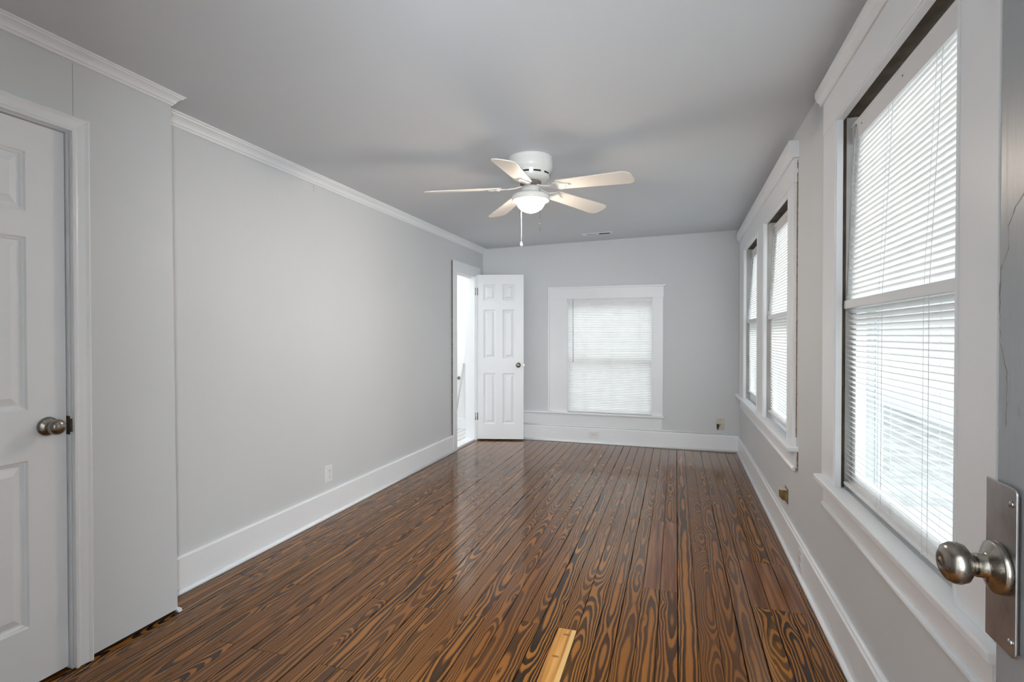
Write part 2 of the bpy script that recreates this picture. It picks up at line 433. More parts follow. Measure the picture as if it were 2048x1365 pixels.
MB().box(XC - 0.09, XC - 0.006, 1.43, YC - 0.01, 0.001, 0.018).build('bottom_gap', M['gap'], wc)
MB().box(XC - 0.0006, XC + 0.0004, 1.3805, 1.3825, 2.10, 2.30).build('panel_seam', M['wandm'], wc)
# (the crack under the crown on the long wall is added with the ribbon helper below)
# rear wall with the doorway the camera stands in, and the hall behind it
m = MB(); wall_with_holes(m, XC - 0.1, XR + 0.15, 0, TOP, [(-0.40, 0.475, 0, 2.05)], lambda a, c, d, e: m.box(a, c, -0.02, YB, d, e))
struct(m.build('wall_rear', M['wall']), 'rear wall around the doorway the view is taken from', 'wall')
m = MB(); m.box(-1.7, 1.6, -2.3, -2.2, 0, 2.5); m.box(-1.8, -1.7, -2.3, -0.02, 0, 2.5); m.box(1.6, 1.7, -2.3, -0.02, 0, 2.5)
m.box(-1.8, 1.7, -2.3, -0.02, 2.5, 2.55)
struct(m.build('wall_hall', M['hall']), 'white walls and ceiling of the hall behind the camera', 'wall')
struct(MB().box(-1.8, 1.7, -2.3, -0.02, -0.06, 0).build('floor_hall', M['rawwood_shade']), 'dark wood floor of the hall behind the camera', 'floor')
# bathroom beyond the open door
m = MB(); m.box(-4.3, XL - 0.12, 6.42, 6.5, 0, 2.45); m.box(-4.38, -4.3, 4.6, 6.5, 0, 2.45); m.box(-4.38, XL - 0.12, 4.55, 4.62, 0, 2.45)
m.box(-4.38, XL - 0.12, 4.55, 6.5, 2.40, 2.45); m.box(XL - 0.12, XL - 0.03, YF + 0.12, 6.5, 0, 2.45)
wb = struct(m.build('wall_bathroom', M['hall']), 'bright white bathroom walls seen through the narrow doorway', 'wall')
MB().box(-4.3, XL - 0.13, 6.40, 6.42, 0.02, 0.16).build('baseboard', M['trim'], wb, 0.003)
struct(MB().box(-4.3, XL - 0.115, 4.62, 6.42, -0.03, 0.02).build('floor_bathroom', M['tile']), 'white tiled bathroom floor just inside the doorway', 'floor')
struct(MB().box(XL - 0.12, XL + 0.004, HD[0], HD[1], -0.01, 0.022).build('trim_threshold', M['trim'], None, 0.004), 'white threshold in the bathroom doorway', 'threshold')

# ------------------------------------------------------------------ baseboards and crown
def run(m, prof, p0, p1, nx, ny, smooth=False):
    """sweep a (out, z) profile from p0 to p1; n = direction the profile sticks out to"""
    f = lambda p: (lambda o, z: (p[0] + nx * o, p[1] + ny * o, z + (p[2] if len(p) > 2 else 0)))
    m.extrude(prof, f(p0), f(p1), smooth)
BASE = [(0, 0), (0, 0.178), (0.010, 0.178), (0.018, 0.170), (0.018, 0), ]
SHOE = [(0, 0), (0, 0.022), (0.006, 0.021), (0.012, 0.017), (0.016, 0.010), (0.018, 0)]
CAP = [(0, 0), (0, 0.020), (0.008, 0.020), (0.014, 0.016), (0.016, 0.009), (0.013, 0.003), (0.008, 0)]
def baseboard(name, p0, p1, nx, ny, cap, h, label):
    m = MB(); run(m, [(a, z * h / 0.178) for a, z in BASE], p0, p1, nx, ny); o = struct(m.build(name, M['trim'], None, 0.0015), label, 'baseboard')
    q0 = (p0[0] + nx * 0.018, p0[1] + ny * 0.018); q1 = (p1[0] + nx * 0.018, p1[1] + ny * 0.018)
    m = MB(); run(m, SHOE, q0, q1, nx, ny, True); m.build('shoe_moulding', M['trim'], o)
    if cap:
        m = MB(); run(m, [(a, z + h) for a, z in CAP], p0, p1, nx, ny, True); m.build('cap_moulding', M['trim'], o)
    return o
baseboard('baseboard_left', (XL, YC - 0.02), (XL, 5.18), 1, 0, False, 0.180, 'tall white baseboard along the long left wall')
baseboard('baseboard_far', (XL, YF), (XR, YF), 0, -1, True, 0.180, 'white baseboard with a rounded cap along the far wall')
baseboard('baseboard_right', (XR, YB), (XR, YF), -1, 0, True, 0.170, 'white baseboard with a rounded cap under the right windows')
m = MB(); run(m, SHOE, (XC - 0.02, YC), (XC + 0.012, YC), 0, 1, True)
struct(m.build('trim_shoe_end', M['trim']), 'short white shoe moulding end at the closet corner', 'trim')
CROWN = [(0, 0), (0, -0.072), (0.006, -0.074), (0.010, -0.066), (0.011, -0.060), (0.017, -0.057), (0.020, -0.048), (0.026, -0.036),
         (0.036, -0.026), (0.046, -0.020), (0.048, -0.013), (0.056, -0.010), (0.056, 0.004)]
m = MB(); run(m, [(a * 0.92, z * 0.84) for a, z in CROWN], (XL, YC - 0.02, zc(XL + 0.05)), (XL, YF, zc(XL + 0.05)), 1, 0)
struct(m.build('trim_crown_left', M['trim'], None, 0.001), 'white crown moulding along the top of the long left wall', 'crown moulding')
m = MB(); cr = [(a * 0.85, z * 0.64) for a, z in CROWN]
zz = zc(XC + 0.07)
# far end returns as a mitre that steps past the corner
fa = lambda o, z: (XC + o, 0.0, z + zz); fb = lambda o, z: (XC + o, YC - 0.012 + o * 0.8, z + zz)
m.extrude(cr, fa, fb)
struct(m.build('trim_crown_closet', M['trim'], None, 0.001), 'white crown moulding on the closet wall ending in a mitred corner', 'crown moulding')

# ------------------------------------------------------------------ panel doors
def panel_leaf(w, h, t, panels, both=True):
    """leaf in x 0..w, y 0..t (front y=0 faces -y), z 0..h with raised panels"""
    m = MB(); b = m.b
    xs = sorted({0, w} | {p[0] for p in panels} | {p[1] for p in panels}); zs = sorted({0, h} | {p[2] for p in panels} | {p[3] for p in panels})
    def isp(x0, x1, z0, z1): return any(abs(p[0] - x0) < 1e-6 and abs(p[1] - x1) < 1e-6 and abs(p[2] - z0) < 1e-6 and abs(p[3] - z1) < 1e-6 for p in panels)
    for y, s in ((0.0, 1), (t, -1)):
        for x0, x1 in zip(xs, xs[1:]):
            for z0, z1 in zip(zs, zs[1:]):
                if not isp(x0, x1, z0, z1):
                    m.face([(x0, y, z0), (x1, y, z0), (x1, y, z1), (x0, y, z1)]); continue
                lv = [(0, 0), (0.005, 0.006), (0.009, 0.007), (0.015, 0.013), (0.021, 0.013), (0.046, 0.002)]
                rings = [[(x0 + i, y + s * d, z0 + i), (x1 - i, y + s * d, z0 + i), (x1 - i, y + s * d, z1 - i), (x0 + i, y + s * d, z1 - i)] for i, d in lv]
                for A, B in zip(rings, rings[1:]):
                    for q in range(4): m.face([A[q], A[(q + 1) % 4], B[(q + 1) % 4], B[q]])
                m.face(rings[-1])
    m.face([(0, 0, 0), (0, t, 0), (0, t, h), (0, 0, h)]); m.face([(w, 0, 0), (w, t, 0), (w, t, h), (w, 0, h)])
    m.face([(0, 0, 0), (w, 0, 0), (w, t, 0), (0, t, 0)]); m.face([(0, 0, h), (w, 0, h), (w, t, h), (0, t, h)])
    bmesh.ops.remove_doubles(b, verts=b.verts, dist=1e-5)
    return m
def knob_lathe(m, o, d, axis, scale=1.0):
    """door knob along axis from o in direction d (+1/-1)"""
    prof = [(0.034, 0), (0.035, 0.003), (0.034, 0.007), (0.029, 0.011), (0.020, 0.016), (0.0145, 0.019), (0.0135, 0.030), (0.015, 0.033), (0.021, 0.036),
            (0.0265, 0.042), (0.0285, 0.050), (0.0275, 0.058), (0.022, 0.066), (0.012, 0.0705), (0.0, 0.072)]
    m.lathe([(r * scale, d * h * scale) for r, h in prof], o, axis, 36); return m

# closet door (door_1)
w1 = CD[1] - CD[0] - 0.008
d1 = empty('door_1', (XC - 0.016, CD[1] - 0.005, 0.014), R(-90))     # local +x -> -Y, local -y (front) -> +X ... set below
d1.rotation_euler = (0, 0, R(-90)); struct(d1, 'white six-panel closet door at the left edge with a round knob', 'door')
# local x runs to -Y, local y runs to +X after the turn; front must face +X -> mirror thickness
pz = [(0.212, 0.809), (0.990, 1.605), (1.697, 1.908)]
cols = [(0.122, 0.325), (0.427, 0.630)]
mm = panel_leaf(w1, 2.016, 0.035, [(c0, c1, z0, z1) for c0, c1 in cols for z0, z1 in pz])
for v in mm.b.verts: v.co.y -= 0.035
child(mm, 'leaf', M['door'], d1)
m = MB(); knob_lathe(m, (0.062, 0.0, 0.922), 1, 'y'); child(m, 'knob', M['nickel'], d1)
m = MB(); m.box(-0.004, 0.0, -0.028, -0.004, 0.895, 0.95); child(m, 'latch', M['nickel'], d1)
# casing and jamb of the closet door
CAS = [(0, 0), (0, 0.017), (0.010, 0.019), (0.016, 0.014), (0.022, 0.013), (0.050, 0.017), (0.062, 0.022), (0.068, 0.020), (0.072, 0.014), (0.075, 0)]
t1 = MB()
ya, zt = CD[1] + 0.004, CD[3] + 0.004
# right leg: width runs +Y from ya ; mitred head runs -Y
def leg0(wd, th): return (XC + th, ya + wd * 0.86, 0.004)
def leg1(wd, th): return (XC + th, ya + wd * 0.86, zt + wd * 0.82)
t1.extrude(CAS, leg0, leg1)
def h0(wd, th): return (XC + th, 0.30, zt + wd * 0.82)
t1.extrude(CAS, h0, leg1)
o = struct(t1.build('trim_closet_casing', M['trim'], None, 0.0008), 'white moulded casing around the closet door', 'door casing')
m = MB(); m.box(XC - 0.10, XC - 0.001, CD[1] - 0.001, CD[1] + 0.018, 0.002, zt + 0.016); m.box(XC - 0.10, XC - 0.001, 0.5, CD[1] + 0.018, CD[3] - 0.001, zt + 0.016)
m.build('jamb', M['trim'], o, 0.001)
m = MB(); m.box(XC - 0.038, XC - 0.001, CD[1] - 0.0018, CD[1] - 0.0008, 0.895, 0.965); m.box(XC - 0.003, XC + 0.0035, CD[1] - 0.0018, CD[1] + 0.010, 0.905, 0.955)
m.build('strike_plate', M['rawwood_shade'], o)
# dark closet interior
m = MB(); m.box(XL - 0.5, XC - 0.11, 0.2, YC - 0.07, -0.02, 0.0); m.box(XL - 0.55, XL - 0.5, 0.2, YC - 0.07, 0, 2.4); m.box(XL - 0.5, XC - 0.11, 0.15, 0.2, 0, 2.4)
m.box(XL - 0.5, XC - 0.11, YC - 0.12, YC - 0.07, 0, 2.4); m.box(XL - 0.5, XC - 0.11, 0.2, YC - 0.07, 2.4, 2.42)
struct(m.build('wall_closet_inside', M['wall']), 'inside of the shut closet', 'wall')

# open bathroom door (door_2)
ang = math.atan2(6.02 - 5.872, -1.79 + 2.338); W2w = 0.572
d2 = empty('door_2', (-2.338, 5.872, 0.016), ang); struct(d2, 'white six-panel door standing open in the far left corner', 'door')
def zpix(y): return (877 - y) / 326 * 1.985
pz2 = [(zpix(847), zpix(746)), (zpix(717), zpix(620)), (zpix(602), zpix(570))]
def xpix(x): return (x - 951) / 95 * 0.572
PX = [(xpix(965.5), xpix(990)), (xpix(1004), xpix(1028.5))]
child(panel_leaf(W2w, 1.985, 0.035, [(a, c, z0, z1) for a, c in PX for z0, z1 in pz2]), 'leaf', M['door'], d2)
zk = zpix(730)
m = MB(); knob_lathe(m, (W2w - 0.064, 0, zk), -1, 'y', 0.92); child(m, 'knob', M['nickel'], d2)
m = MB(); knob_lathe(m, (W2w - 0.064, 0.035, zk), 1, 'y', 0.80); child(m, 'knob', M['nickel'], d2)
m = MB(); m.box(W2w, W2w + 0.0015, 0.006, 0.029, zk - 0.028, zk + 0.028); m.box(W2w + 0.0015, W2w + 0.010, 0.012, 0.023, zk - 0.009, zk + 0.009); child(m, 'latch', M['nickel'], d2)
for hz in (zpix(832), zpix(584)):
    m = MB(); m.lathe([(0.0055, -0.045), (0.0065, -0.044), (0.0065, 0.044), (0.0055, 0.045)], (-0.008, -0.006, hz), 'z', 12)
    m.box(-0.006, 0.022, -0.0016, -0.0004, hz - 0.044, hz + 0.044); child(m, 'hinge', M['nickel'], d2)
# casing of that doorway
m = MB(); xf = XL + 0.020
m.box(XL, xf, HD[0] - 0.105, HD[0], 0.0, HD[3] + 0.0)
m.box(XL, xf, HD[1], HD[1] + 0.135, 0.0, HD[3])
m.box(XL, xf + 0.001, HD[0] - 0.107, HD[1] + 0.137, HD[3], HD[3] + 0.105)
o = struct(m.build('trim_bathroom_casing', M['trim'], None, 0.002), 'flat white casing around the bathroom doorway', 'door casing')
m = MB(); m.box(XL - 0.12, XL + 0.002, HD[0] - 0.0, HD[0] + 0.014, 0.0225, HD[3]); m.box(XL - 0.12, XL + 0.002, HD[1] - 0.008, HD[1] + 0.004, 0.0225, HD[3]); m.box(XL - 0.12, XL + 0.002, HD[0], HD[1], HD[3] - 0.014, HD[3])
m.box(XL - 0.08, XL - 0.045, HD[0] + 0.014, HD[0] + 0.024, 0.0225, HD[3] - 0.014); m.box(XL - 0.08, XL - 0.045, HD[0] + 0.014, HD[1] - 0.008, HD[3] - 0.026, HD[3] - 0.014)
m.build('jamb', M['trim'], o, 0.001)
m = MB(); m.box(XL + 0.0005, XL + 0.0155, HD[0] - 0.1085, HD[0] - 0.1055, 0.185, HD[3] + 0.10); m.build('edge_gap', M['crackm'], o)

# foreground door (door_3) folded back against the right wall
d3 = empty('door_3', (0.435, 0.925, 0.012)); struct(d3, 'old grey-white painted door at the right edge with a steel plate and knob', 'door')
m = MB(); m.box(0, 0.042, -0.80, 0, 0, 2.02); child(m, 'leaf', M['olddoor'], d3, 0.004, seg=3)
Z0 = 0.012
m = MB()
pl = []
ya_, yb_, za_, zb_ = -0.062, 0.010, 0.835 - Z0, 1.064 - Z0; rc = 0.008
for cy, cz, a0 in ((ya_ + rc, zb_ - rc, 90),(ya_ + rc, za_ + rc, 180)):
    for q in range(5): a = R(a0 + q * 22.5); pl.append((cy + rc * math.cos(a), cz + rc * math.sin(a)))
pl += [(yb_, za_), (yb_, zb_)]
m.extrude(pl, lambda a, c: (-0.0075, a, c), lambda a, c: (-0.0045, a, c)); plate = child(m, 'backplate', M['steel'], d3, 0.0008)
tag(plate, 'worn grey steel backplate')
m = MB(); m.box(-0.0045, -0.0002, ya_ + 0.004, 0.0, za_ + 0.006, zb_ - 0.012); child(m, 'plate_shim', M['gap'], d3)
for zq in (za_ + 0.02, zb_ - 0.022):
    m = MB(); m.lathe([(0.0048, 0), (0.0044, -0.0016), (0.0026, -0.0028), (0, -0.0032)], (-0.0075, ya_ + 0.010, zq), 'x', 16); child(m, 'screw', M['steel'], d3)
ko = (-0.0075, -0.025, 0.945 - Z0)
m = MB(); m.lathe([(0.0355, 0), (0.0362, -0.003), (0.0355, -0.0085), (0.0335, -0.0095), (0.026, -0.0135), (0.019, -0.0165), (0.0165, -0.0185), (0.0160, -0.028), (0.0125, -0.0285)], ko, 'x', 48)
child(m, 'rosette', M['nickel'], d3)
m = MB(); m.lathe([(0.0125, -0.027), (0.0120, -0.031), (0.0125, -0.034), (0.0195, -0.036), (0.0262, -0.041), (0.0290, -0.049), (0.0285, -0.056), (0.0245, -0.063), (0.0165, -0.068), (0.0080, -0.0695), (0.0075, -0.0690), (0.0062, -0.0690), (0.0055, -0.0700), (0, -0.0702)], ko, 'x', 48)
kn = child(m, 'knob', M['nickel'], d3)
m = MB(); m.box(ko[0] - 0.0712, ko[0] - 0.0698, ko[1] - 0.0042, ko[1] + 0.0042, ko[2] - 0.0011, ko[2] + 0.0011); m.build('turn_slot', M['gap'], kn)
def ribbon(pts, w, x, name, mat, root, th=0.0004):
    rnd = random.Random(len(pts)); m = MB()
    pts = [Vector((0, p[0], p[1])) for p in pts]
    fine = []
    for a, c in zip(pts, pts[1:]):
        n = max(2, int((c - a).length / 0.006))
        for i in range(n): fine.append(a.lerp(c, i / n) + Vector((0, rnd.uniform(-1, 1), rnd.uniform(-1, 1))) * w * 0.5)
    fine.append(pts[-1]); L = []; Rr = []
    for i, p in enumerate(fine):
        d = (fine[min(i + 1, len(fine) - 1)] - fine[max(i - 1, 0)]).normalized(); nn = Vector((0, -d.z, d.y))
        ww = w * (0.35 + 0.65 * rnd.random()) * (0.3 if i in (0, len(fine) - 1) else 1)
        L.append(p + nn * ww / 2); Rr.append(p - nn * ww / 2)
    for i in range(len(fine) - 1):
        m.hexa([(x, L[i].y, L[i].z), (x, L[i + 1].y, L[i + 1].z), (x, Rr[i + 1].y, Rr[i + 1].z), (x, Rr[i].y, Rr[i].z)],
               [(x - th, L[i].y, L[i].z), (x - th, L[i + 1].y, L[i + 1].z), (x - th, Rr[i + 1].y, Rr[i + 1].z), (x - th, Rr[i].y, Rr[i].z)])
    return m.build(name, mat, root)
ribbon([(2.944, 2.283), (2.950, 2.262), (2.944, 2.240)], 0.003, XL + 0.0006, 'plaster_crack', M['wandm'], bpy.data.objects['wall_left'])
CR = [(-0.062, 1.462), (-0.038, 1.445), (-0.023, 1.422), (-0.024, 1.392), (-0.006, 1.362), (-0.004, 1.31), (-0.006, 1.262), (-0.012, 1.245), (-0.023, 1.217), (-0.023, 1.18), (-0.021, 1.142)]
ribbon([(a, c - Z0) for a, c in CR], 0.0016, 0.0, 'paint_crack', M['crackm'], d3)
ribbon([(-0.05, 1.175 - Z0), (-0.052, 1.16 - Z0)], 0.0016, 0.0, 'paint_crack', M['crackm'], d3)
ribbon([(-0.006, 1.372 - Z0), (-0.003, 1.33 - Z0), (-0.005, 1.29 - Z0)], 0.0012, 0.0, 'paint_crack', M['crackm'], d3)

# ------------------------------------------------------------------ windows on the right wall
def side_window(name, y0, y1, z0, z1, meet, label, low_gap=0.0, worn=False):
    """opening on the right wall, built around its sill point"""
    root = empty(name, (XR, (y0 + y1) / 2, z0)); struct(root, label, 'window')
    ym = (y0 + y1) / 2
    def ch(m, nm, mat, bev=0.0015, rt=root):
        for v in m.b.verts: v.co.x -= XR; v.co.y -= ym; v.co.z -= z0
        return m.build(nm, mat, rt, bev)
    # jamb liner: white front part, brown weathered channel and painted head shade behind
    m = MB()
    for ya, yb in ((y0 - 0.001, y0 + 0.012), (y1 - 0.012, y1 + 0.001)): m.box(0.604, 0.627, ya, yb, z0, z1)
    m.box(0.604, 0.632, y0, y1, z1 - 0.010, z1 + 0.001); ch(m, 'jamb', M['trim'])
    m = MB()
    for ya, yb in ((y0 - 0.001, y0 + 0.006), (y1 - 0.006, y1 + 0.001)): m.box(0.640, 0.774, ya, yb, z0, z1 - 0.004)
    if not worn:
        for ya, yb in ((y0 - 0.001, y0 + 0.004), (y1 - 0.004, y1 + 0.001)): m.box(0.627, 0.640, ya, yb, z0, z1 - 0.012)
    ch(m, 'sash_liner', M['liner'], 0)
    m = MB(); m.box(0.7005, 0.7072, y1 - 0.0085, y1 - 0.0055, z0, meet - 0.035); ch(m, 'sash_gap', M['dark'], 0)
    m = MB(); m.box(0.744, 0.758, y1 - 0.012, y1 - 0.0055, z0, z1 - 0.005); ch(m, 'storm_track', M['wandm'], 0)
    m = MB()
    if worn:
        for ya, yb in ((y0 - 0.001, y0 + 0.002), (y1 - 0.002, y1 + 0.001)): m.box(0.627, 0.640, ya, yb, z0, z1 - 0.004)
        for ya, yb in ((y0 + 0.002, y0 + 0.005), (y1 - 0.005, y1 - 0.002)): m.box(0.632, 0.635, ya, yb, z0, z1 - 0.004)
    m.box(0.632, 0.774, y0, y1, z1 - 0.004, z1 + 0.001)  # dark piece: shade under the head put into its colour
    ch(m, 'sash_channel_shade', M['rawwood_shade'], 0)
    # sashes
    def sash(nm, xa, xb, za, zb, bot, top, st=0.045):
        a, c = y0 + 0.010, y1 - 0.010
        m = MB(); m.box(xa, xb, a, a + st, za, zb); m.box(xa, xb, c - st, c, za, zb); m.box(xa, xb, a + st, c - st, za, za + bot); m.box(xa, xb, a + st, c - st, zb - top, zb)
        s = ch(m, nm, M['trim'])
        m = MB(); xm = (xa + xb) / 2; m.box(xm - 0.0015, xm + 0.0015, a + st - 0.004, c - st + 0.004, za + bot - 0.004, zb - top + 0.004)
        for v in m.b.verts: v.co.x -= XR; v.co.y -= ym; v.co.z -= z0
        m.build('pane', M['glass'], s); return s
    sash('upper_sash', 0.708, 0.742, meet - 0.034, z1 - 0.03, 0.036, 0.05)
    sash('lower_sash', 0.664, 0.700, z0 + 0.004 + low_gap, meet + 0.006, 0.07, 0.036)
    # meeting rail lip that the blind drapes over
    m = MB(); m.box(0.633, 0.664, y0 + 0.006, y1 - 0.006, meet - 0.024, meet + 0.010); ch(m, 'meeting_rail', M['trim'], 0.003)
    # outside sill
    m = MB(); m.hexa([(0.634, y0, z0 - 0.02), (0.80, y0, z0 - 0.05), (0.80, y1, z0 - 0.05), (0.634, y1, z0 - 0.02)], [(0.634, y0, z0 + 0.002), (0.80, y0, z0 - 0.02), (0.80, y1, z0 - 0.02), (0.634, y1, z0 + 0.002)]); ch(m, 'outer_sill', M['trim'], 0)
    return root, ch

def casings(ch, y0, y1, z0, z1, near, far, ztop, capz, mull=None):
    xf = 0.603
    m = MB(); m.box(xf, XR, near, y0, z0 + 0.012, z1); ch(m, 'side_casing', M['trim'], 0.002)
    m = MB(); m.box(xf, XR, y1, far, z0 + 0.012, z1); ch(m, 'side_casing', M['trim'], 0.002)
    m = MB(); m.box(xf - 0.001, XR, near - 0.004, far + 0.004, z1, ztop); ch(m, 'head_casing', M['trim'], 0.002)
    m = MB()
    prof = [(0, 0), (0.030, 0), (0.034, 0.012), (0.044, 0.022), (0.050, 0.036), (0.052, 0.048), (0.052, capz - ztop), (0, capz - ztop)]
    m.extrude(prof, lambda o, z: (XR - o, near - 0.028, z + ztop), lambda o, z: (XR - o, far + 0.028, z + ztop)); ch(m, 'head_cap', M['trim'], 0.001)
    # beads just inside the casing
    m = MB()
    m.box(xf - 0.003, xf + 0.006, y0 - 0.010, y0 + 0.003, z0 + 0.012, z1); m.box(xf - 0.003, xf + 0.006, y1 - 0.003, y1 + 0.012, z0 + 0.012, z1)
    m.box(xf - 0.003, xf + 0.006, y0, y1, z1 - 0.004, z1 + 0.014); ch(m, 'stop_bead', M['trim'], 0.002)
    return ch
def stool(ch, y0, y1, near, far, xfront, ztop, apr0, apr1):
    m = MB(); m.box(xfront, 0.640, near, far, ztop - 0.026, ztop); ch(m, 'stool', M['trim'], 0.005)
    m = MB(); m.box(0.607, XR, apr0, apr1, ztop - 0.120, ztop - 0.026); ch(m, 'apron', M['trim'], 0.0015)
    m = MB(); run(m, [(a, z + ztop - 0.134) for a, z in CAP], (0.612, apr0), (0.612, apr1), -1, 0, True); ch(m, 'apron_bead', M['trim'], 0)

r1, ch1 = side_window('window_1', *W1[:2], W1[2], W1[3], 1.400, 'large white framed window nearest the camera on the right wall', worn=True)
casings(ch1, *W1, 1.286, 2.622, 2.290, 2.352); stool(ch1, W1[0], W1[1], 1.245, 2.642, 0.574, 0.652, 1.30, 2.612)
r2, ch2 = side_window('window_2', *W2A[:2], W2A[2], W2A[3], 1.412, 'near half of the white double window on the right wall', low_gap=0.010)
r3, ch3 = side_window('window_3', *W2B[:2], W2B[2], W2B[3], 1.412, 'far half of the white double window beside the far corner')
# shared surround of the pair
sr = empty('trim_window_surround', (XR, 4.5, 0.64)); struct(sr, 'white casing, sill and apron around the double window', 'window casing')
def chs(m, nm, mat, bev=0.0015):
    for v in m.b.verts: v.co.x -= XR; v.co.y -= 4.5; v.co.z -= 0.64
    return m.build(nm, mat, sr, bev)
casings(chs, W2A[0], W2B[1], 0.64, 2.12, 3.255, 5.985, 2.255, 2.348)
m = MB(); m.box(0.603, XR + 0.10, W2A[1], W2B[0], 0.652, 2.12); chs(m, 'mullion', M['trim'], 0.002)
m = MB(); m.box(0.599, 0.604, W2A[1] - 0.003, W2A[1] + 0.012, 0.652, 2.12); m.box(0.599, 0.604, W2B[0] - 0.012, W2B[0] + 0.003, 0.652, 2.12); chs(m, 'mullion_bead', M['trim'], 0.001)
stool(chs, W2A[0], W2B[1], 3.205, 6.02, 0.566, 0.652, 3.225, 5.95)
def chc(pts, w, nm, mat):
    o = ribbon([(p[0] - 4.5, p[1] - 0.64) for p in pts], w, 0.0, nm, mat, sr, 0.005); return o
chc([(3.252, 2.245), (3.253, 2.2), (3.250, 2.05), (3.253, 1.8), (3.253, 1.4), (3.253, 1.0), (3.251, 0.70)], 0.005, 'failed_caulk', M['caulk'])
chc([(3.215, 0.63), (3.212, 0.58), (3.216, 0.52)], 0.015, 'failed_caulk', M['caulk'])

# ------------------------------------------------------------------ far window
r4 = empty('window_4', (-0.782, YF, 0.357)); struct(r4, 'white framed window in the middle of the far wall', 'window')
def ch4(m, nm, mat, bev=0.0015, rt=None):
    for v in m.b.verts: v.co.x += 0.782; v.co.y -= YF; v.co.z -= 0.357
    return m.build(nm, mat, rt or r4, bev)
yc = YF - 0.020
m = MB(); m.box(-1.488, W4[0], yc, YF, 0.357, 1.70); ch4(m, 'side_casing', M['trim'])
m = MB(); m.box(W4[1], -0.176, yc, YF, 0.357, 1.70); ch4(m, 'side_casing', M['trim'])
m = MB(); m.box(-1.488, -0.170, yc - 0.001, YF, 1.70, 1.826); ch4(m, 'head_casing', M['trim'])
m = MB(); m.box(-1.490, -0.150, yc - 0.014, YF, 1.826, 1.846); ch4(m, 'head_cap', M['trim'], 0.003)
m = MB(); m.box(-1.506, -1.488, yc - 0.008, YF, 0.360, 1.850); ch4(m, 'edge_bead', M['trim'], 0.004)
m = MB(); m.box(XL + 0.02, -0.160, YF - 0.048, YF + 0.02, 0.336, 0.357); ch4(m, 'stool', M['trim'], 0.005)
m = MB(); m.box(XL + 0.02, -0.184, YF - 0.012, YF, 0.200, 0.336); ch4(m, 'apron', M['trim'])
m = MB()
a, c = W4[0], W4[1]
m.box(a, a + 0.005, YF, YF + 0.13, 0.357, 1.70); m.box(c - 0.005, c, YF, YF + 0.13, 0.357, 1.70); m.box(a, c, YF, YF + 0.13, 1.694, 1.70); ch4(m, 'jamb', M['trim'], 0)
for nm, yy, za, zb in (('upper_sash', YF + 0.098, 1.00, 1.69), ('lower_sash', YF + 0.060, 0.36, 1.028)):
    m = MB(); st = 0.028; a2, c2 = a + 0.006, c - 0.006
    m.box(a2, a2 + st, yy, yy + 0.034, za, zb); m.box(c2 - st, c2, yy, yy + 0.034, za, zb); bh, th = (0.028, 0.04) if nm == 'upper_sash' else (0.045, 0.028)
    m.box(a2 + st, c2 - st, yy, yy + 0.034, za, za + bh); m.box(a2 + st, c2 - st, yy, yy + 0.034, zb - th, zb)
    s = ch4(m, nm, M['trim'])
    m = MB(); m.box(a2 + st - 0.004, c2 - st + 0.004, yy + 0.015, yy + 0.018, za + bh - 0.004, zb - th + 0.004); ch4(m, 'pane', M['glass'], 0, s)
struct(MB().box(-1.83, -1.507, YF - 0.0012, YF, 1.8515, 1.854).build('trim_wall_crease', M['wall']), 'faint painted ridge in the wall left of the far window', 'trim')

